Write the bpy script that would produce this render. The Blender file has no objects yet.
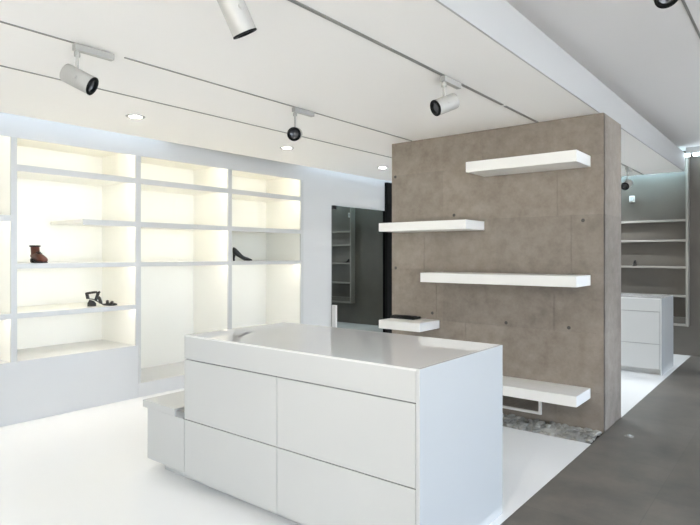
import bpy, bmesh, math, random
from mathutils import Vector, Matrix
random.seed(7)
S = bpy.context.scene
COL = S.collection
PI = math.pi

# ------------------------------------------------------------------ materials
def new_mat(name):
    m = bpy.data.materials.new(name); m.use_nodes = True
    nt = m.node_tree; b = nt.nodes['Principled BSDF']
    return m, nt, b

def paint(name, col, rough=0.5, spec=0.5, metal=0.0, coat=0.0, bump=0.0, bscale=200, mott=0.0):
    m, nt, b = new_mat(name)
    b.inputs['Base Color'].default_value = (*col, 1)
    b.inputs['Roughness'].default_value = rough
    b.inputs['Specular IOR Level'].default_value = spec
    b.inputs['Metallic'].default_value = metal
    b.inputs['Coat Weight'].default_value = coat
    b.inputs['Coat Roughness'].default_value = 0.03
    tc = nt.nodes.new('ShaderNodeTexCoord')
    n = nt.nodes.new('ShaderNodeTexNoise'); n.inputs['Scale'].default_value = bscale
    nt.links.new(tc.outputs['Object'], n.inputs['Vector'])
    if mott:
        n2 = nt.nodes.new('ShaderNodeTexNoise'); n2.inputs['Scale'].default_value = 2.5; n2.inputs['Detail'].default_value = 6
        nt.links.new(tc.outputs['Object'], n2.inputs['Vector'])
        r = nt.nodes.new('ShaderNodeValToRGB')
        r.color_ramp.elements[0].position = .3; r.color_ramp.elements[1].position = .7
        r.color_ramp.elements[0].color = (*[c*(1-mott) for c in col], 1)
        r.color_ramp.elements[1].color = (*[min(1, c*(1+mott)) for c in col], 1)
        nt.links.new(n2.outputs['Fac'], r.inputs['Fac']); nt.links.new(r.outputs['Color'], b.inputs['Base Color'])
    if bump:
        bp = nt.nodes.new('ShaderNodeBump'); bp.inputs['Strength'].default_value = bump; bp.inputs['Distance'].default_value = .002
        nt.links.new(n.outputs['Fac'], bp.inputs['Height']); nt.links.new(bp.outputs['Normal'], b.inputs['Normal'])
    return m

def emit(name, col, s):
    m = bpy.data.materials.new(name); m.use_nodes = True
    nt = m.node_tree; nt.nodes.clear()
    e = nt.nodes.new('ShaderNodeEmission'); o = nt.nodes.new('ShaderNodeOutputMaterial')
    e.inputs['Color'].default_value = (*col, 1); e.inputs['Strength'].default_value = s
    nt.links.new(e.outputs[0], o.inputs[0]); return m

def concrete():
    m, nt, b = new_mat('cast concrete')
    N = nt.nodes; L = nt.links
    tc = N.new('ShaderNodeTexCoord')
    def noise(sc, det, rough=.55):
        n = N.new('ShaderNodeTexNoise'); n.inputs['Scale'].default_value = sc
        n.inputs['Detail'].default_value = det; n.inputs['Roughness'].default_value = rough
        L.new(tc.outputs['Object'], n.inputs['Vector']); return n
    a = noise(1.3, 8, .62); c = noise(9, 9, .7); d = noise(60, 4)
    r = N.new('ShaderNodeValToRGB'); e = r.color_ramp.elements
    e[0].position = .36; e[0].color = (.195, .160, .128, 1)
    e[1].position = .66; e[1].color = (.355, .305, .256, 1)
    mix = N.new('ShaderNodeMath'); mix.operation = 'MULTIPLY_ADD'; mix.inputs[1].default_value = .45
    L.new(c.outputs['Fac'], mix.inputs[0])
    m2 = N.new('ShaderNodeMath'); m2.operation = 'MULTIPLY'; m2.inputs[1].default_value = .55
    L.new(a.outputs['Fac'], m2.inputs[0]); L.new(m2.outputs[0], mix.inputs[2])
    L.new(mix.outputs[0], r.inputs['Fac'])
    sp = N.new('ShaderNodeSeparateXYZ'); cb = N.new('ShaderNodeCombineXYZ'); az = N.new('ShaderNodeMath'); az.operation = 'ADD'; az.inputs[1].default_value = .19
    L.new(tc.outputs['Object'], sp.inputs[0]); L.new(sp.outputs['Z'], az.inputs[0]); L.new(sp.outputs['X'], cb.inputs['X']); L.new(az.outputs[0], cb.inputs['Y'])
    br = N.new('ShaderNodeTexBrick'); br.inputs['Scale'].default_value = 1; br.inputs['Brick Width'].default_value = 1.15; br.inputs['Row Height'].default_value = .51
    br.inputs['Mortar Size'].default_value = 0; br.inputs['Color1'].default_value = (.90, .90, .90, 1); br.inputs['Color2'].default_value = (1.06, 1.05, 1.04, 1)
    L.new(cb.outputs[0], br.inputs['Vector'])
    mx = N.new('ShaderNodeMix'); mx.data_type = 'RGBA'; mx.blend_type = 'MULTIPLY'; mx.inputs['Factor'].default_value = 1
    L.new(r.outputs['Color'], mx.inputs['A']); L.new(br.outputs['Color'], mx.inputs['B'])
    L.new(mx.outputs['Result'], b.inputs['Base Color'])
    b.inputs['Roughness'].default_value = .62
    ad = N.new('ShaderNodeMath'); ad.operation = 'ADD'
    L.new(c.outputs['Fac'], ad.inputs[0]); L.new(d.outputs['Fac'], ad.inputs[1])
    bp = N.new('ShaderNodeBump'); bp.inputs['Strength'].default_value = .35; bp.inputs['Distance'].default_value = .004
    L.new(ad.outputs[0], bp.inputs['Height']); L.new(bp.outputs['Normal'], b.inputs['Normal'])
    return m

def stone_floor():
    m, nt, b = new_mat('grey stone tiles')
    N = nt.nodes; L = nt.links
    tc = N.new('ShaderNodeTexCoord')
    br = N.new('ShaderNodeTexBrick'); br.offset = .5
    br.inputs['Scale'].default_value = 1.0
    br.inputs['Brick Width'].default_value = 1.2; br.inputs['Row Height'].default_value = .6
    br.inputs['Mortar Size'].default_value = .003; br.inputs['Mortar Smooth'].default_value = .6
    br.inputs['Color1'].default_value = (.140, .128, .114, 1); br.inputs['Color2'].default_value = (.155, .142, .127, 1)
    br.inputs['Mortar'].default_value = (.125, .115, .104, 1)
    mp = N.new('ShaderNodeMapping'); mp.inputs['Rotation'].default_value = (0, 0, PI/2)
    mp.inputs['Location'].default_value = (.3, 1.32, 0)
    L.new(tc.outputs['Object'], mp.inputs['Vector']); L.new(mp.outputs['Vector'], br.inputs['Vector'])
    n = N.new('ShaderNodeTexNoise'); n.inputs['Scale'].default_value = 2.2; n.inputs['Detail'].default_value = 9; n.inputs['Roughness'].default_value = .65
    L.new(tc.outputs['Object'], n.inputs['Vector'])
    r = N.new('ShaderNodeValToRGB'); r.color_ramp.elements[0].position = .3; r.color_ramp.elements[1].position = .72
    r.color_ramp.elements[0].color = (.62, .63, .66, 1); r.color_ramp.elements[1].color = (1.34, 1.30, 1.24, 1)
    L.new(n.outputs['Fac'], r.inputs['Fac'])
    mx = N.new('ShaderNodeMix'); mx.data_type = 'RGBA'; mx.blend_type = 'MULTIPLY'; mx.inputs['Factor'].default_value = 1
    L.new(br.outputs['Color'], mx.inputs['A']); L.new(r.outputs['Color'], mx.inputs['B'])
    L.new(mx.outputs['Result'], b.inputs['Base Color'])
    rr = N.new('ShaderNodeMapRange'); rr.inputs['To Min'].default_value = .32; rr.inputs['To Max'].default_value = .52
    L.new(n.outputs['Fac'], rr.inputs['Value']); L.new(rr.outputs['Result'], b.inputs['Roughness'])
    bp = N.new('ShaderNodeBump'); bp.inputs['Strength'].default_value = .15; bp.inputs['Distance'].default_value = .003
    L.new(n.outputs['Fac'], bp.inputs['Height']); L.new(bp.outputs['Normal'], b.inputs['Normal'])
    return m

def glass(name, tint):
    m = bpy.data.materials.new(name); m.use_nodes = True
    nt = m.node_tree; nt.nodes.clear(); N = nt.nodes; L = nt.links
    t = N.new('ShaderNodeBsdfTransparent'); t.inputs['Color'].default_value = (*tint, 1)
    g = N.new('ShaderNodeBsdfGlossy'); g.inputs['Roughness'].default_value = .01
    f = N.new('ShaderNodeFresnel'); f.inputs['IOR'].default_value = 1.3
    mx = N.new('ShaderNodeMixShader'); o = N.new('ShaderNodeOutputMaterial')
    L.new(f.outputs[0], mx.inputs[0]); L.new(t.outputs[0], mx.inputs[1]); L.new(g.outputs[0], mx.inputs[2]); L.new(mx.outputs[0], o.inputs[0])
    return m

M = {}
M['wallwhite'] = paint('white wall paint', (.62, .62, .615), .28, .45)
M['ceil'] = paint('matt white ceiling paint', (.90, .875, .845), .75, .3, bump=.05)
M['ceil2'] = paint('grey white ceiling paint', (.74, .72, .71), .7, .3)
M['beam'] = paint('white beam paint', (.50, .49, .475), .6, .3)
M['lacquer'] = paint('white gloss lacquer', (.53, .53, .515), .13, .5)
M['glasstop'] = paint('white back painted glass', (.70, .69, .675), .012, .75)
M['whitefloor'] = paint('white resin floor', (.89, .89, .885), .15, .5)
M['bay'] = paint('warm white bay lining', (.86, .85, .80), .35, .4)
M['bayfront'] = paint('satin white shelf edge', (.56, .56, .55), .3, .4)
M['shelfwhite'] = paint('white shelf lacquer', (.85, .83, .79), .35, .4)
M['concrete'] = concrete()
M['stone'] = stone_floor()
M['track'] = paint('dark grey track metal', (.28, .27, .25), .5, .4, .3)
M['spot'] = paint('cream spotlight enamel', (.40, .388, .36), .35, .5)
M['black'] = paint('black satin', (.006, .006, .006), .55, .12)
M['lens'] = paint('grey reflector', (.10, .10, .105), .2, .6, .6)
M['seam'] = paint('shadow gap grey', (.30, .30, .29), .6, .3)
M['kick'] = paint('grey plinth', (.55, .55, .54), .4, .3)
M['mirror'] = paint('tinted mirror', (.33, .35, .335), .01, .5, 1.0)
M['darkwall'] = paint('dark taupe wall', (.125, .112, .096), .34, .5, mott=.1)
M['darkshelf'] = paint('taupe shelf edge', (.30, .28, .25), .4, .4)
M['alu'] = paint('brushed aluminium', (.55, .56, .57), .35, .5, .8)
M['gravel'] = paint('grey pebbles', (.35, .34, .31), .6, .4, mott=.5)
M['soil'] = paint('dark gravel bed', (.10, .095, .085), .9, .2)
M['brown'] = paint('brown leather', (.12, .030, .013), .32, .5, mott=.3)
M['darkbrown'] = paint('dark brown leather', (.010, .005, .004), .35, .5)
M['olive'] = paint('dark bronze leather', (.009, .006, .004), .3, .5)
M['blackleather'] = paint('black leather', (.006, .006, .006), .3, .5)
M['paper'] = paint('white paper', (.45, .45, .45), .8, .2)
M['led_warm'] = emit('warm led strip', (1, .93, .80), 9.5)
M['led_cool'] = emit('cool led strip', (.66, .82, 1), 1.9)
M['led_down'] = emit('downlight lamp', (1, .97, .92), 30)
M['led_back'] = emit('back cove led', (.55, .85, 1), 15)
M['led_far'] = emit('far cool led', (.75, .9, 1), 4)
M['glass'] = glass('clear window glass', (.93, .96, .97))
M['road'] = paint('grey asphalt street', (.30, .31, .33), .8, .3)
M['pave'] = paint('street paving', (.62, .59, .55), .8, .3)

# ------------------------------------------------------------------ helpers
def box(bm, x0, x1, y0, y1, z0, z1, bev=0.0, seg=2):
    r = bmesh.ops.create_cube(bm, size=1)
    vs = r['verts']
    for v in vs:
        v.co = Vector(((x0+x1)/2 + v.co.x*(x1-x0), (y0+y1)/2 + v.co.y*(y1-y0), (z0+z1)/2 + v.co.z*(z1-z0)))
    if bev:
        es = list({e for v in vs for e in v.link_edges})
        bmesh.ops.bevel(bm, geom=es, offset=bev, segments=seg, profile=.5, affect='EDGES')

def lathe(bm, prof, n=32, mat=Matrix.Identity(4)):
    rings = []
    for (r, z) in prof:
        if r < 1e-6:
            rings.append([bm.verts.new(mat @ Vector((0, 0, z)))])
        else:
            rings.append([bm.verts.new(mat @ Vector((r*math.cos(2*PI*i/n), r*math.sin(2*PI*i/n), z))) for i in range(n)])
    for a, b in zip(rings, rings[1:]):
        for i in range(n):
            j = (i+1) % n
            if len(a) == 1 and len(b) == 1: continue
            if len(a) == 1: f = [a[0], b[i], b[j]]
            elif len(b) == 1: f = [a[i], a[j], b[0]]
            else: f = [a[i], a[j], b[j], b[i]]
            bm.faces.new(f)
    bmesh.ops.recalc_face_normals(bm, faces=bm.faces[:])

def loft(bm, sections, closed_ends=True):
    rs = [[bm.verts.new(p) for p in s] for s in sections]
    n = len(rs[0])
    for a, b in zip(rs, rs[1:]):
        for i in range(n):
            j = (i+1) % n
            bm.faces.new([a[i], a[j], b[j], b[i]])
    if closed_ends:
        bm.faces.new(rs[0][::-1]); bm.faces.new(rs[-1])
    bmesh.ops.recalc_face_normals(bm, faces=bm.faces[:])

def tube(bm, pts, r, n=8, flat=1.0):
    pts = [Vector(p) for p in pts]; secs = []
    for i, p in enumerate(pts):
        t = (pts[min(i+1, len(pts)-1)] - pts[max(i-1, 0)]).normalized()
        up = Vector((1, 0, 0)) if abs(t.x) < .9 else Vector((0, 0, 1))
        s = t.cross(up).normalized(); u = s.cross(t).normalized()
        secs.append([p + s*r*flat*math.cos(2*PI*k/n) + u*r*math.sin(2*PI*k/n) for k in range(n)])
    loft(bm, secs)

def obj(name, bm, mat, parent=None, smooth=False, label=None):
    """bm is given in world coordinates when it has a parent whose matrix is a plain location (+ z rotation handled by local=True users)."""
    me = bpy.data.meshes.new(name); bm.normal_update(); bm.to_mesh(me); bm.free()
    me.materials.append(M[mat] if isinstance(mat, str) else mat)
    if smooth:
        for p in me.polygons: p.use_smooth = True
        try: me.set_sharp_from_angle(angle=math.radians(40))
        except Exception: pass
    o = bpy.data.objects.new(name, me); COL.objects.link(o)
    if parent: o.parent = parent
    if label: o['label'] = label
    return o

def bx(name, dims, mat, parent=None, bev=0.0, label=None, org=None):
    """a bevelled box in world coordinates, stored relative to org (its thing's base)"""
    bm = bmesh.new(); box(bm, *dims, bev=bev)
    if org is not None: bmesh.ops.translate(bm, verts=bm.verts[:], vec=-Vector(org))
    return obj(name, bm, mat, parent, label=label)

def tag(o, label, cat, group=None, kind=None):
    o['label'] = label; o['category'] = cat
    if group: o['group'] = group
    if kind: o['kind'] = kind
    return o

def thing(name, loc, label, cat, group=None, rz=0):
    o = bpy.data.objects.new(name, None); COL.objects.link(o)
    o.empty_display_size = .1
    o.location = loc; o.rotation_euler = (0, 0, rz)
    return tag(o, label, cat, group)

def lone(name, dims, mat, label, cat, group=None, bev=0.0):
    """a thing of one box: origin at its base centre"""
    x0, x1, y0, y1, z0, z1 = dims
    c = ((x0+x1)/2, (y0+y1)/2, z0)
    o = bx(name, dims, mat, bev=bev, org=c); o.location = c
    return tag(o, label, cat, group)

def struct(name, dims_list, mat, bev=0.0):
    bm = bmesh.new()
    for d in dims_list: box(bm, *d, bev=bev)
    o = obj(name, bm, mat); o['kind'] = 'structure'; return o

def copy_tree(o, parent=None):
    c = o.copy(); COL.objects.link(c)
    if parent: c.parent = parent
    for ch in list(o.children): copy_tree(ch, c)
    return c

# ------------------------------------------------------------------ dimensions
CZ = 2.71          # dropped ceiling
CU = 3.06          # upper ceiling slab
BEAM = 2.98        # top of the ceiling edge face
WX = -5.47         # face of the left wall
BX = -6.17         # back of the recesses
EX = -1.37         # edge of the dropped ceiling
FX = -1.322        # edge of the white floor
YB = 9.75          # back wall
RX = 3.6           # window wall
YF = -3.2          # wall behind

# ------------------------------------------------------------------ shell
struct('floor', [(BX-.2, FX, YF, 4.70, -.12, 0), (BX-.2, -3.507, 4.70, 5.09, -.12, 0),
                 (BX-.2, -3.507, 5.09, YB, -.12, 0), (-3.507, FX, 5.67, YB, -.12, 0)], 'whitefloor')
struct('floor', [(FX, RX, YF, YB, -.12, 0)], 'stone')
struct('ceiling', [(WX+.16, EX, YF, YB-.32, CZ, BEAM)], 'ceil')
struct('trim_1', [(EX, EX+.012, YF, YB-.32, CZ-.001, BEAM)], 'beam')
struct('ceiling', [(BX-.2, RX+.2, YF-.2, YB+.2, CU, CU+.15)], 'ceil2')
struct('wall_left', [
    (WX-.75, WX, YF, .82, 0, CU), (WX-.75, WX, 5.76, YB, 0, CU),
    (WX-.75, WX, .82, 5.76, 2.62, CU), (WX-.018, WX, .82, 5.76, 2.545, 2.62), (BX-.2, BX-.03, .82, 5.76, 0, 2.62)], 'wallwhite')
struct('wall_back', [(BX-.3, RX+.2, YB, YB+.2, 0, CU)], 'darkwall')
# wall behind the camera: tall glazed openings between white piers
struct('wall_front', [(WX-.75, RX+.2, YF-.2, YF, 2.75, CU), (WX-.75, -2.5, YF-.2, YF, 0, 2.75),
                      (-1.2, -.8, YF-.2, YF, 0, 2.75), (RX-.5, RX+.2, YF-.2, YF, 0, 2.75)], 'wallwhite')
struct('wall_right', [(RX, RX+.2, YF, YB, 2.80, CU), (RX, RX+.2, 3.0, 3.35, 0, 2.8), (RX, RX+.2, YF, YF+.3, 0, 2.8),
                      (RX, RX+.2, 8.6, YB, 0, 2.8)], 'wallwhite')
def window(name, axis, c, a0, a1, z0, z1, n):
    bm = bmesh.new(); t = .05
    def seg(u0, u1, w0, w1):
        if axis == 'x': box(bm, c+.06, c+.13, u0, u1, w0, w1)
        else: box(bm, u0, u1, c-.13, c-.06, w0, w1)
    seg(a0, a1, z0, z0+t); seg(a0, a1, z1-t, z1)
    for i in range(n+1):
        u = a0 + (a1-a0-t)*i/n; seg(u, u+t, z0+t, z1-t)
    f = obj(name, bm, 'alu'); f['kind'] = 'structure'
    bm = bmesh.new()
    if axis == 'x': box(bm, c+.09, c+.10, a0+t, a1-t, z0+t, z1-t)
    else: box(bm, a0+t, a1-t, c-.10, c-.09, z0+t, z1-t)
    obj('pane', bm, 'glass', f)
window('window_1', 'x', RX, 3.35, 8.6, 0, 2.8, 4)
window('window_2', 'x', RX, YF+.3, 3.0, 0, 2.8, 4)
window('window_3', 'y', YF, -2.5, -1.2, 0, 2.75, 1)
window('window_4', 'y', YF, -.8, RX-.5, 0, 2.75, 3)

# concrete partition, its board joints as real grooves
bm = bmesh.new()
W0, W1, V0, V1 = -3.507, -1.331, 5.09, 5.67
zs = [0, .32, .83, 1.34, 1.852, 2.352, CZ]
joints = [[], [-2.62], [-2.95, -1.75], [-3.10, -1.60], [-1.72], [-2.45]]
g = .0042
for i in range(6):
    xs = [W0] + joints[i] + [W1]
    for a, b in zip(xs, xs[1:]):
        box(bm, a+(g/2 if a != W0 else 0), b-(g/2 if b != W1 else 0), V0, V0+.03, zs[i]+(g/2 if i else -.11), zs[i+1]-g/2)
box(bm, W0, W1, V0+.005, V1, -.11, CZ-.001)
pw = obj('wall_center', bm, 'concrete'); pw['kind'] = 'structure'
bm = bmesh.new()
for (x, z) in [(-3.46, 2.345), (-3.455, 1.36), (-2.3, 2.30), (-1.5, 1.80), (-1.62, .86), (-2.2, .86), (-3.0, .9), (-2.75, 1.90), (-1.47, 1.30)]:
    lathe(bm, [(0, .0), (.013, 0), (.016, .002), (0, .002)], 14, Matrix.Translation((x, V0-.0005, z)) @ Matrix.Rotation(PI/2, 4, 'X'))
h = obj('tie_hole', bm, 'soil', pw)

# ------------------------------------------------------------------ pebble strip
bm = bmesh.new(); box(bm, -3.507, FX, 4.70, 5.09, -.12, -.045)
o = obj('gravel_bed', bm, 'soil'); tag(o, 'dark bed of the pebble trough at the foot of the concrete wall', 'gravel bed', kind='stuff')
bm = bmesh.new()
for i in range(1500):
    x = random.uniform(-3.49, FX-.03); y = random.uniform(4.73, 5.06); r = random.uniform(.013, .030)
    mt = Matrix.Translation((x, y, -.028 + random.uniform(.6, 1.2)*r)) @ Matrix.Rotation(random.uniform(0, PI), 4, 'Z') @ Matrix.Diagonal((r*1.25, r, r*.75, 1))
    bmesh.ops.create_icosphere(bm, subdivisions=1, radius=1, matrix=mt)
o = obj('pebbles', bm, 'gravel', smooth=True)
tag(o, 'strip of loose grey pebbles between white floor and concrete wall', 'pebbles', kind='stuff')

# ------------------------------------------------------------------ lit display bays in the left wall
ZT = 2.60
SA, SB, SC, SD = (2.252, 2.308), (1.797, 1.850), (1.380, 1.424), (.935, .980)
def bay(label, y0, y1, t0, t1, base, shelves, lights, top=ZT, partial=None):
    """opening y0..y1, side panels t0/t1 thick, base = underside of the opening"""
    org = (WX, (y0+y1)/2, 0)
    t = thing('display_bay', org, label, 'display shelving', 'lit display bays along the left wall')
    bx('side_panel', (BX, WX-.0185, y0-t0, y0, base, 2.62), 'bay', t, org=org)
    bx('side_panel', (BX, WX-.0185, y1, y1+t1, base, 2.62), 'bay', t, org=org)
    bx('back_panel', (BX-.03, BX, y0-t0, y1+t1, 0, 2.62), 'bay', t, org=org)
    bx('top_panel', (BX, WX-.0185, y0, y1, top, 2.62), 'bay', t, org=org)
    bx('face_strip', (WX-.018, WX+.003, y0-t0, y0, base, 2.545), 'bayfront', t, org=org)
    bx('face_strip', (WX-.018, WX+.003, y1, y1+t1, base, 2.545), 'bayfront', t, org=org)
    bx('base_panel', (BX, WX, y0-t0, y1+t1, 0, base), 'wallwhite', t, org=org)
    for (a, b) in shelves:
        ys = y0
        if partial and abs(a-partial[0]) < 1e-6: ys = partial[1]
        bm = bmesh.new()
        box(bm, BX, WX-.018, ys, y1, b-.034, b); box(bm, WX-.018, WX-.001, ys, y1, a-.002, b)
        bmesh.ops.translate(bm, verts=bm.verts[:], vec=-Vector(org)); s = obj('shelf', bm, 'bay', t)
        bx('edge_strip', (WX-.001, WX+.003, ys, y1, a-.002, b), 'bayfront', s, org=org)
    for zt in lights:
        ys, ye = y0, y1
        if partial and abs(zt-partial[0]) < .04: ys = partial[1]
        if zt < 0: zt = -zt; ys = y0+.15; ye = y0+.45  # negative height: short strip added to brighten the otherwise unlit niche
        bx('led_strip', (WX-.0305, WX-.0185, ys+.02, ye-.02, zt-.009, zt-.001), 'led_warm', t, org=org)
    return t
bay('lit display bay cut off by the left edge of the photo, empty shelves', .87, 2.02, .05, .025, .55, [SB, SD], [SB[1]-.034, SD[1]-.034, ZT])
bay('lit display bay holding the brown boot and the strappy sandal', 2.07, 3.218, .025, .028, .55, [SA, SB, SC, SD],
    [SA[1]-.034, SC[1]-.034, SD[1]-.034, ZT, SB[1]-.034], partial=(SB[0], 2.66))
bay('empty lit display bay between the boot bay and the bay of the black pump', 3.275, 4.439, .028, .027, .145, [SA, SB, SC],
    [SA[1]-.034, SB[1]-.034, SC[1]-.034, ZT])
bay('lit display bay holding the black high heel pump', 4.493, 5.708, .027, .052, .145, [SA, SB, SC],
    [SA[1]-.034, -(SB[1]-.034), SC[1]-.034, ZT])

# cool cove light in the slot above the left wall
for (a, b, lb) in [(-1.0, 3.55, 'cool cove light strip above the boot bay'), (5.75, YB-.1, 'cool cove light strip above the tall mirror'), ]:
    lone('cove_light', (WX+.045, WX+.075, a, b, CZ+.09, CZ+.10), 'led_cool', lb, 'cove light', 'cove lights above the left wall')

lone('cove_light', (-5.2, EX-.05, YB-.30, YB-.27, CZ+.09, CZ+.10), 'led_back', 'cool cove light strip above the dark back wall', 'cove light')
# ------------------------------------------------------------------ shoes
def foot_section(y, w, zb, zt, n=14, p=2.6):
    pts = []
    for k in range(n):
        a = 2*PI*k/n; c, s = math.cos(a), math.sin(a)
        x = w*math.copysign(abs(c)**(2/p), c); z = (zb+zt)/2 + (zt-zb)/2*math.copysign(abs(s)**(2/p), s)
        pts.append(Vector((x, y, z)))
    return pts
def sub(o, lv=2):
    m = o.modifiers.new('smooth', 'SUBSURF'); m.levels = lv; m.render_levels = lv
# ankle boot (heel at y=0, toe at +y)
def boot(loc, rz):
    t = thing('ankle_boot', loc, 'small brown leather ankle boot with black trim on a lit shelf', 'shoe', None, rz)
    bm = bmesh.new()
    loft(bm, [foot_section(.0, .022, .055, .085), foot_section(.012, .032, .045, .09), foot_section(.05, .037, .035, .095), foot_section(.10, .038, .018, .098),
              foot_section(.14, .042, .010, .085), foot_section(.18, .042, .008, .062), foot_section(.21, .034, .008, .048), foot_section(.225, .016, .010, .032)])
    sub(obj('upper', bm, 'brown', t, True), 1)
    bm = bmesh.new()
    secs = []
    for z, cy, ry, rx in [(.06, .055, .052, .034), (.10, .05, .050, .036), (.13, .045, .046, .036), (.160, .042, .046, .037)]:
        secs.append([Vector((rx*math.cos(2*PI*k/16), cy+ry*math.sin(2*PI*k/16), z)) for k in range(16)])
    loft(bm, secs); obj('shaft', bm, 'brown', t, True)
    bm = bmesh.new()
    for z0 in (.155,):
        pts = [(.039*math.cos(2*PI*k/24), .042+.048*math.sin(2*PI*k/24), z0+.004) for k in range(25)]
        tube(bm, pts, .008)
    tube(bm, [(0, -.002, .155), (0, -.004, .1), (0, -.002, .06)], .006)
    obj('collar', bm, 'darkbrown', t, True)
    bm = bmesh.new()
    tube(bm, [(-.02, .10, .10), (.0, .115, .105), (.02, .10, .10)], .006); tube(bm, [(-.02, .12, .088), (0, .135, .094), (.02, .12, .088)], .006)
    obj('lace', bm, 'darkbrown', t, True)
    bm = bmesh.new()
    loft(bm, [foot_section(.0, .024, 0, .05), foot_section(.045, .03, 0, .04)]); obj('heel', bm, 'darkbrown', t, True)
    bm = bmesh.new()
    loft(bm, [foot_section(.04, .034, .028, .038), foot_section(.10, .038, .008, .020), foot_section(.14, .043, .0, .012), foot_section(.19, .042, 0, .012), foot_section(.228, .02, .002, .014)])
    obj('sole', bm, 'darkbrown', t, True)
def pump(loc, rz, label, s=1.0, name='high_heel_pump'):
    t = thing(name, loc, label, 'shoe', None, rz); t.scale = (s, s, s)
    bm = bmesh.new()
    loft(bm, [foot_section(.0, .018, .085, .150), foot_section(.012, .028, .075, .172), foot_section(.05, .034, .055, .145), foot_section(.09, .036, .030, .098),
              foot_section(.13, .040, .008, .056), foot_section(.17, .040, .004, .046), foot_section(.205, .026, .005, .030), foot_section(.235, .007, .007, .018)])
    sub(obj('upper', bm, 'blackleather', t, True), 1)
    bm = bmesh.new()
    secs = []
    for z, cy, r in [(0, .018, .012), (.03, .016, .012), (.07, .020, .017), (.095, .026, .024)]:
        secs.append([Vector((r*math.cos(2*PI*k/12), cy+r*math.sin(2*PI*k/12), z)) for k in range(12)])
    loft(bm, secs); obj('heel', bm, 'blackleather', t, True)
    bm = bmesh.new()
    loft(bm, [foot_section(.01, .024, .080, .086), foot_section(.06, .026, .058, .064), foot_section(.10, .028, .028, .034), foot_section(.14, .036, .002, .008), foot_section(.19, .034, 0, .006), foot_section(.233, .006, .004, .009)])
    obj('sole', bm, 'blackleather', t, True)
    return t
def sandal(loc, rz):
    t = thing('strappy_sandal', loc, 'dark bronze strappy high heel sandal with ankle strap on a lit shelf', 'shoe', None, rz)
    bm = bmesh.new()
    loft(bm, [foot_section(.0, .022, .075, .084), foot_section(.05, .028, .066, .076), foot_section(.10, .030, .034, .046), foot_section(.145, .040, .006, .024),
              foot_section(.20, .044, .0, .034), foot_section(.245, .036, .0, .030), foot_section(.272, .014, .006, .020)])
    obj('sole', bm, 'olive', t, True)
    bm = bmesh.new()
    loft(bm, [foot_section(-.005, .026, 0, .035), foot_section(.012, .028, 0, .07), foot_section(.055, .024, 0, .055), foot_section(.075, .018, 0, .03)])
    obj('heel', bm, 'olive', t, True)
    def arch(y, z0, w, h, tilt=0, r=.010):
        bm = bmesh.new()
        tube(bm, [(w*math.cos(a), y+tilt*math.sin(a), z0+h*math.sin(a)) for a in [PI*k/14 for k in range(15)]], r, flat=1.5)
        obj('strap', bm, 'olive', t, True)
    arch(.18, .016, .042, .035); arch(.215, .014, .038, .026, .01); arch(.12, .03, .034, .062, -.02)
    arch(.07, .06, .03, .075, .025); arch(.0, .078, .024, .055, -.012)
    bm = bmesh.new()
    tube(bm, [(.036*math.cos(2*PI*k/24), .03+.048*math.sin(2*PI*k/24), .138+.006*math.sin(2*PI*k/24)) for k in range(25)], .010)
    tube(bm, [(.03, .075, .135), (.032, .095, .140), (.034, .112, .148)], .010)
    obj('ankle_strap', bm, 'olive', t, True)
boot((-5.68, 2.285, 1.4245), -math.radians(84))
sandal((-5.64, 2.795, .9805), -math.radians(28))
pump((-5.66, 4.66, 1.4245), -math.radians(32), 'black leather high heel pump alone on the dim middle shelf', 1.08)

# ------------------------------------------------------------------ tall mirror and black upright on the left wall
tm = thing('wall_mirror', (WX, 7.05, 0), 'tall dark tinted mirror fixed on the white left wall beside black upright', 'mirror')
bx('mirror_glass', (WX, WX+.012, 6.362, 7.72, .02, 2.235), 'mirror', tm, org=(WX, 7.05, 0))
bx('clip', (WX+.012, WX+.045, 6.365, 6.43, 2.18, 2.235), 'black', tm, bev=.004, org=(WX, 7.05, 0))
struct('trim_2', [(WX, WX+.06, 7.725, 8.02, 0, CZ-.002)], 'black')
lone('plinth_block', (WX+.0125, WX+.085, 6.355, 6.395, 0, .76), 'wallwhite', 'slim low white block at the foot of the mirror edge', 'plinth', bev=.003)

# ------------------------------------------------------------------ floating shelves on the concrete wall
SY0, SY1 = 4.706, 5.089
for (x0, x1, z0, z1, lab) in [
    (-2.424, -1.437, 2.257, 2.352, 'highest thick white floating shelf on the concrete wall'),
    (-3.406, -2.420, 1.740, 1.826, 'white floating shelf second from the top, overhanging left edge of concrete wall'),
    (-2.909, -1.437, 1.238, 1.328, 'longest white floating shelf, middle of the concrete wall'),
    (-3.406, -2.915, .750, .835, 'shortest white floating shelf, at the left edge, carrying flat black item'),
    (-2.424, -1.437, .268, .356, 'lowest white floating shelf, above the white framed wall grille')]:
    lone('floating_shelf', (x0, x1, SY0, SY1, z0, z1), 'shelfwhite', lab, 'shelf', 'white floating shelves on the concrete wall', bev=.003)
t = thing('clutch_bag', (-3.265, 4.99, .835), 'thin flat black clutch lying on the shortest white floating shelf', 'bag')
o = bx('body', (-.145, .145, -.075, .075, .0005, .026), 'blackleather', t, bev=.008)
o = bx('flap', (-.140, .140, -.078, .010, .026, .031), 'black', t, bev=.002)

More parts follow.
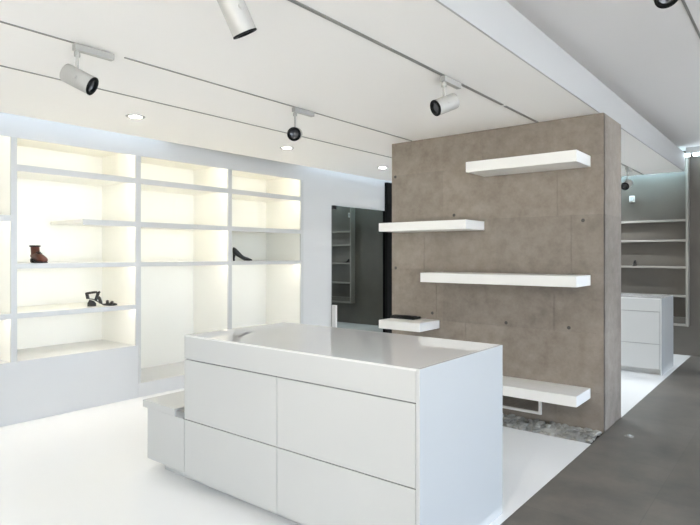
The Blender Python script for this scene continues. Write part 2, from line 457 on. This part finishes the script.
# wall grille under the lowest shelf
org = (-2.12, 5.09, .05)
t = thing('wall_grille', org, 'white framed rectangular wall grille under the lowest floating shelf', 'wall grille')
bm = bmesh.new()
gx0, gx1, gz0, gz1 = -2.42, -1.86, .055, .215; w = .022
for d in [(gx0, gx1, gz0, gz0+w), (gx0, gx1, gz1-w, gz1), (gx0, gx0+w, gz0+w, gz1-w), (gx1-w, gx1, gz0+w, gz1-w)]:
    box(bm, d[0], d[1], 5.065, 5.089, d[2], d[3])
bmesh.ops.translate(bm, verts=bm.verts[:], vec=-Vector(org)); obj('frame', bm, 'shelfwhite', t)
bm = bmesh.new()
n = 9
for k in range(n):
    z = gz0+w+.006+(gz1-gz0-2*w-.012)*k/(n-1); box(bm, gx0+w, gx1-w, 5.076, 5.089, z-.003, z+.003)
bmesh.ops.translate(bm, verts=bm.verts[:], vec=-Vector(org)); obj('louvre', bm, 'concrete', t)

# ------------------------------------------------------------------ main display counter
def counter(x0, x1, y0, y1, h, label, band, mid, ncol, kick=.07):
    org = ((x0+x1)/2, (y0+y1)/2, 0)
    t = thing('display_counter', org, label, 'display counter')
    bx('countertop', (x0, x1-.020, y0, y1, h-.012, h), 'glasstop', t, bev=.0012, org=org)
    bx('top_band', (x0, x1-.021, y0, y1, band+.004, h-.012), 'lacquer', t, org=org)
    bx('side_panel', (x1-.020, x1, y0, y1, 0, h), 'lacquer', t, bev=.0015, org=org)
    bx('carcass', (x0, x1-.021, y0+.020, y1, kick, band+.0035), 'seam', t, org=org, label='grey shadow gap behind the drawer fronts')
    bx('plinth', (x0, x1-.021, y0+.07, y1-.05, 0, kick), 'kick', t, org=org)
    g = .0035
    xs = [x0+(x1-.021-x0)*k/ncol - (.022 if 0 < k < ncol else 0) for k in range(ncol+1)]
    for za, zb in ((mid, band), (kick, mid)):
        for a, b in zip(xs, xs[1:]):
            bx('drawer_front', (a+(g/2 if a > x0 else 0), b-g/2, y0, y0+.0195, za+g, zb-g/2), 'lacquer', t, bev=.001, org=org)
    return t
# left cladding so that the end is white too
CX0, CX1, CY0, CY1, CH = -3.169, -1.369, 2.21, 3.118, .978
counter(CX0, CX1, CY0, CY1, CH, 'large white gloss display counter with four drawers in the middle of the shop', .818, .424, 2, .052)
org = (-3.39, 2.66, 0)
t = thing('low_bench_cabinet', org, 'low white cabinet attached to the left end of the large counter', 'cabinet')
bx('top_slab', (-3.645, -3.255, CY0-.012, 3.10, .430, .480), 'lacquer', t, bev=.0015, org=org)
bx('body', (-3.605, -3.171, CY0+.02, 3.10, .07, .4295), 'lacquer', t, org=org)
bx('front_panel', (-3.605, -3.173, CY0, CY0+.0195, .073, .424), 'lacquer', t, bev=.001, org=org)
bx('shaded_gap', (-3.2545, -3.171, CY0-.006, 3.10, .430, .468), 'seam', t, org=org, label='dark grey block painted as the shaded gap beside the counter')  # solid block, its grey stands for the shade in the gap
bx('plinth', (-3.50, -3.171, CY0+.07, 3.05, 0, .0695), 'kick', t, org=org)

counter(-3.2, -1.387, 7.89, 8.70, .958, 'distant white display counter behind the concrete wall', .79, .385, 2)

# ------------------------------------------------------------------ dark shelving on the back wall
org = (-2.27, YB, 0)
t = thing('back_shelving', org, 'dark taupe recessed display shelving with pale edges on the back wall', 'display shelving')
bm = bmesh.new()
fx0, fx1, fz0, fz1 = -3.22, -1.34, .445, 2.70; w = .035
for d in [(fx0, fx1, fz0, fz0+w), (fx0, fx0+w, fz0+w, fz1)]:
    box(bm, d[0], d[1], YB-.14, YB-.001, d[2], d[3])
bmesh.ops.translate(bm, verts=bm.verts[:], vec=-Vector(org)); obj('frame', bm, 'darkshelf', t)
bx('stile', (fx1-.033, fx1, YB-.14, YB-.001, fz0+w+.0005, CU-.001), 'darkshelf', t, org=org, label='pale right upright running up to the ceiling')
for z in (2.03, 1.73, 1.33, .90):
    bx('shelf', (fx0+w, fx1-w, YB-.13, YB-.001, z-.03, z), 'darkshelf', t, bev=.002, org=org)
bx('drawer_box', (fx0+w+.002, fx1-w-.002, YB-.12, YB-.001, fz0+w+.002, fz0+w+.09), 'darkwall', t, org=org)
for x, nm in ((-2.12, 'right'), (-3.10, 'left')):
    pump((x+.04, YB-.012, 1.3305), math.radians(180), 'tiny black pump on the dark back wall shelving, at its %s' % nm, .56)
for x, nm in ((-2.12, 'above the pump seen right of the concrete wall'), (-3.10, 'seen reflected in the tall mirror')):
    org2 = (x, YB-.001, 2.33)
    k = thing('wall_sensor', org2, 'small white box on dark back wall, ' + nm, 'wall box', 'small white boxes on the back wall')
    bx('housing', (x-.036, x+.036, YB-.05, YB-.001, 2.33, 2.43), 'shelfwhite', k, bev=.006, org=org2)
    bx('cover', (x-.026, x+.026, YB-.056, YB-.05, 2.345, 2.415), 'paper', k, bev=.002, org=org2)
for x0, x1, nm in ((-1.40+.045, -1.30, 'left'), (-1.26, -1.12, 'right')):
    lone('wall_uplight', (x0, x1, YB-.32, YB-.24, 2.93, 2.965), 'led_far', 'small bright cool ceiling light in the far corner, %s one' % nm, 'ceiling light', 'cool lights in the far corner')
lone('light_hanger', (-1.40+.05, -1.12, YB-.30, YB-.26, 2.966, CU-.001), 'alu', 'slim metal hanger above the far corner lights', 'bracket')

# ------------------------------------------------------------------ lighting tracks
def track(x, y0, y1, z, label, w=.013):
    o = lone('lighting_track', (x-w/2, x+w/2, y0, y1, z-.005, z+.002), 'track', label, 'lighting track', 'recessed ceiling lighting tracks')
track(-3.245, YF+.02, 1.535, CZ, 'thin dark track in the white ceiling, short run left of the first spotlight')
track(-3.245, 1.835, 5.08, CZ, 'thin dark track running from first spotlight past second spotlight to concrete wall')
track(-4.0, YF+.02, YB-.34, CZ, 'thin dark track nearest to the lit display bays')
track(-1.897, YF+.02, 4.315, CZ, 'thin dark track nearest to the ceiling edge, before its small break', .024)
track(-1.897, 4.37, 5.08, CZ, 'short dark track end between its break and the concrete wall top', .024)
track(-1.897, 5.69, YB-.34, CZ, 'thin dark track behind the concrete wall', .024)
track(-.583, YF+.02, YB-.05, CU, 'dark track on the higher grey ceiling at the right', .015)

# ------------------------------------------------------------------ spotlights
def spotlight(px, py, cz, body_c, d, label, blen=.19, r=.054, dirY=1):
    """adapter on the track at (px,py), stem, tilted body centred at body_c pointing along d"""
    org = (px, py, cz)
    t = thing('track_spotlight', org, label, 'spotlight', 'white ceiling track spotlights')
    O = Vector(org)
    bm = bmesh.new(); box(bm, -.019, .019, -.02*dirY if dirY > 0 else -.215, .215 if dirY > 0 else .02, -.043, -.005, bev=.003)
    obj('adapter', bm, 'spot', t)
    c = Vector(body_c) - O; d = Vector(d).normalized()
    bm = bmesh.new()
    tube(bm, [(0, 0, -.040), (0, 0, -.085), (0, 0, c.z+r*.6)], .0085, 12)
    lathe(bm, [(0, -.05), (.017, -.05), (.017, -.075), (0, -.075)], 16)
    obj('stem', bm, 'spot', t, True)
    q = d.to_track_quat('Z', 'Y').to_matrix().to_4x4(); MT = Matrix.Translation(c) @ q
    h = blen/2
    bm = bmesh.new()
    lathe(bm, [(0, -h), (r-.006, -h), (r-.001, -h+.004), (r, -h+.010), (r, h-.004), (r-.001, h), (r-.005, h), (r-.007, h-.03), (0, h-.032)], 40, MT)
    b = obj('lamp_body', bm, 'spot', t, True)
    bm = bmesh.new()
    lathe(bm, [(r-.017, h+.002), (r-.0005, h+.002), (r+.001, h+.001), (r+.001, h-.004), (r-.017, h-.026), (r-.024, h-.028), (r-.021, h-.005), (r-.017, h+.002)], 40, MT)
    obj('rim', bm, 'black', b, True)
    bm = bmesh.new()
    lathe(bm, [(0, h-.024), (.014, h-.022), (.026, h-.016), (r-.016, h-.006), (r-.016, h-.012), (0, h-.0285)], 32, MT)
    obj('reflector', bm, 'lens', b, True)
    bm = bmesh.new()
    side = d.cross(Vector((0, 0, 1))).normalized()
    q2 = side.to_track_quat('Z', 'Y').to_matrix().to_4x4()
    lathe(bm, [(0, -r-.004), (.012, -r-.004), (.012, r+.004), (0, r+.004)], 14, Matrix.Translation(c) @ q2)
    obj('pivot', bm, 'spot', t, True)
    return t
spotlight(-3.245, 1.545, CZ, (-3.245, 1.555, 2.508), (.66, .565, -.45), 'white track spotlight left in the photo, aimed down to the right', blen=.175)
spotlight(-1.897, 1.56, CZ, (-1.897, 1.575, 2.545), (.10, .46, -.86), 'white track spotlight at the top edge of the photo, seen from behind', blen=.205)
spotlight(-3.245, 3.32, CZ, (-3.235, 3.31, 2.485), (.62, -.76, -.22), 'white track spotlight whose black rimmed lens faces the camera')
spotlight(-1.897, 3.37, CZ, (-1.885, 3.365, 2.512), (-.42, -.83, -.40), 'white track spotlight nearest to the concrete wall top, lens aimed left', blen=.17)
spotlight(-.583, 3.28, CU, (-.573, 3.31, 2.875), (.33, -.55, -.76), 'white track spotlight on the higher ceiling, cut by the top right edge', blen=.15, r=.060)
spotlight(-1.897, 8.42, CZ, (-1.897, 8.40, 2.46), (-.1, -.9, -.35), 'small distant track spotlight right of the concrete wall', blen=.16)

# downlights
for i, (y, lb) in enumerate([(.83, 'outside the left edge of the photo'), (2.68, 'above the boot bay'), (4.535, 'above the bay of the black pump'), (6.39, 'nearest to the tall mirror'), (8.2, 'hidden beyond the concrete wall')]):
    t = thing('recessed_downlight', (-4.56, y, CZ), 'small round recessed ceiling downlight ' + lb, 'downlight', 'recessed downlights along the bays')
    bm = bmesh.new(); lathe(bm, [(.052, -.0005), (.056, -.006), (.080, -.004), (.082, -.0002), (.052, -.0002)], 32); obj('trim_ring', bm, 'spot', t, True)
    bm = bmesh.new(); lathe(bm, [(0, -.0015), (.051, -.0015), (.051, -.0003), (0, -.0003)], 32); obj('lamp', bm, 'led_down', t, True)

for y in (-1.0, .83, 2.68, 4.535, 6.39, 8.2):
    l = bpy.data.lights.new('downlight_beam', 'SPOT'); l.energy = 9; l.spot_size = math.radians(110); l.spot_blend = .6
    l.color = (1, .96, .90); l.shadow_soft_size = .05
    o = bpy.data.objects.new('downlight_beam', l); COL.objects.link(o); o.location = (-4.56, y, CZ-.01)
for (x, y, e) in ((-2.6, 7.0, 14), (-2.4, 9.0, 10), (-3.6, 8.6, 8), (1.2, 8.3, 8)):  # unseen downlights with beams, added to brighten the far area
    z = CZ if x < EX else CU
    t = thing('recessed_downlight', (x, y, z), 'unseen ceiling downlight added to brighten the area beyond the concrete wall', 'downlight', 'added downlights beyond the concrete wall')
    bm = bmesh.new(); lathe(bm, [(.052, -.0005), (.056, -.006), (.080, -.004), (.082, -.0002), (.052, -.0002)], 32); obj('trim_ring', bm, 'spot', t, True)
    bm = bmesh.new(); lathe(bm, [(0, -.0015), (.051, -.0015), (.051, -.0003), (0, -.0003)], 32); obj('lamp', bm, 'led_down', t, True)
    l = bpy.data.lights.new('downlight_beam', 'SPOT'); l.energy = e*5; l.spot_size = math.radians(120); l.spot_blend = .6
    l.color = (.86, .94, 1); l.shadow_soft_size = .05
    o = bpy.data.objects.new('downlight_beam', l); COL.objects.link(o); o.location = (x, y, z-.01)
spotlight(-.583, -.75, CU, (-.583, -.73, 2.87), (-.20, .92, -.42), 'added unseen track spotlight on the higher ceiling, behind the camera', blen=.17)
l = bpy.data.lights.new('added_spot_beam', 'SPOT'); l.energy = 60; l.spot_size = math.radians(70); l.spot_blend = 1  # beam of the added spotlight, brightens floor and concrete wall
l.color = (1, .96, .90); l.shadow_soft_size = .05
o = bpy.data.objects.new('added_spot_beam', l); COL.objects.link(o); o.location = (-.604, -.63, 2.82)
o.rotation_euler = Vector((.20, -.92, .42)).to_track_quat('Z', 'Y').to_euler()
# floor uplight by the concrete wall corner
t = thing('floor_uplight', (-1.135, 5.10, 0), 'tiny round light recessed in the grey floor near the concrete corner', 'floor light')
bm = bmesh.new(); lathe(bm, [(.016, .0005), (.018, .006), (.034, .005), (.036, .0002), (.016, .0002)], 24); obj('trim_ring', bm, 'track', t, True)
bm = bmesh.new(); lathe(bm, [(0, .016), (.012, .013), (.019, .006), (.016, .0005), (0, .0003)], 24); obj('dome', bm, 'paper', t, True)

# ------------------------------------------------------------------ street outside, sky, sun side
struct('ground', [(-14, RX+.25, -16, 22, -.30, -.14)], 'pave')  # unseen paving kept pale so sunlight bounces up onto the ceiling
struct('ground', [(RX+.25, RX+20, -16, 22, -.30, -.14)], 'road')  # darker on this side to weaken the bounce on the ceiling edge
w = bpy.data.worlds.new('sky'); S.world = w; w.use_nodes = True
nt = w.node_tree; bg = nt.nodes['Background']
tc = nt.nodes.new('ShaderNodeTexCoord'); sx = nt.nodes.new('ShaderNodeSeparateXYZ'); r = nt.nodes.new('ShaderNodeValToRGB')
nt.links.new(tc.outputs['Generated'], sx.inputs[0])
# sky colour graded to tint the daylight: warmer from -Y, bluer and brighter from +X
r.color_ramp.elements[0].position = .25; r.color_ramp.elements[0].color = (.92, .87, .80, 1)
r.color_ramp.elements[1].position = .75; r.color_ramp.elements[1].color = (1.25, 1.43, 1.75, 1)
mr = nt.nodes.new('ShaderNodeMath'); mr.operation = 'MULTIPLY_ADD'; mr.inputs[1].default_value = .5; mr.inputs[2].default_value = .5
ad = nt.nodes.new('ShaderNodeMath'); ad.operation = 'ADD'
nt.links.new(sx.outputs['X'], ad.inputs[0]); nt.links.new(sx.outputs['Y'], ad.inputs[1])
nt.links.new(ad.outputs[0], mr.inputs[0])
nt.links.new(mr.outputs[0], r.inputs['Fac']); nt.links.new(r.outputs['Color'], bg.inputs['Color'])
bg.inputs['Strength'].default_value = 1.5

sl = bpy.data.lights.new('sun', 'SUN'); sl.energy = 16; sl.angle = math.radians(1.5); sl.color = (1, .945, .87)  # sun added to light the paving for its upward bounce
so = bpy.data.objects.new('sun', sl); COL.objects.link(so); so.location = (6, -6, 12)
so.rotation_euler = Vector((.16, -.30, 1)).to_track_quat('Z', 'Y').to_euler()
def portal(name, loc, rot, sx_, sy_):
    l = bpy.data.lights.new(name, 'AREA'); l.shape = 'RECTANGLE'; l.size = sx_; l.size_y = sy_
    l.cycles.is_portal = True
    o = bpy.data.objects.new(name, l); COL.objects.link(o); o.location = loc; o.rotation_euler = rot
portal('window_portal', (RX+.15, 5.97, 1.4), (0, PI/2, 0), 2.8, 5.2)
portal('window_portal', (RX+.15, .05, 1.4), (0, PI/2, 0), 2.8, 5.9)
portal('window_portal', (-1.85, YF-.15, 1.37), (PI/2, 0, 0), 1.3, 2.75)
portal('window_portal', (1.15, YF-.15, 1.37), (PI/2, 0, 0), 3.9, 2.75)

# ------------------------------------------------------------------ camera
cam = bpy.data.cameras.new('camera'); co = bpy.data.objects.new('camera', cam); COL.objects.link(co)
cam.sensor_width = 36; cam.lens = 566/700*36
cam.shift_y = -7.5/700
co.location = (0, 0, 1.5)
co.rotation_euler = (PI/2, 0, math.radians(38.8))
cam.clip_start = .05; cam.clip_end = 200
S.camera = co
S.view_settings.view_transform = 'Standard'; S.view_settings.look = 'None'
S.view_settings.gamma = 1; S.view_settings.use_curve_mapping = False
S.view_settings.exposure = 1.60
S.cycles.use_denoising = True
S.cycles.max_bounces = 12; S.cycles.diffuse_bounces = 8; S.cycles.glossy_bounces = 6; S.cycles.transparent_max_bounces = 12
S.cycles.sample_clamp_indirect = 8; S.cycles.caustics_reflective = False
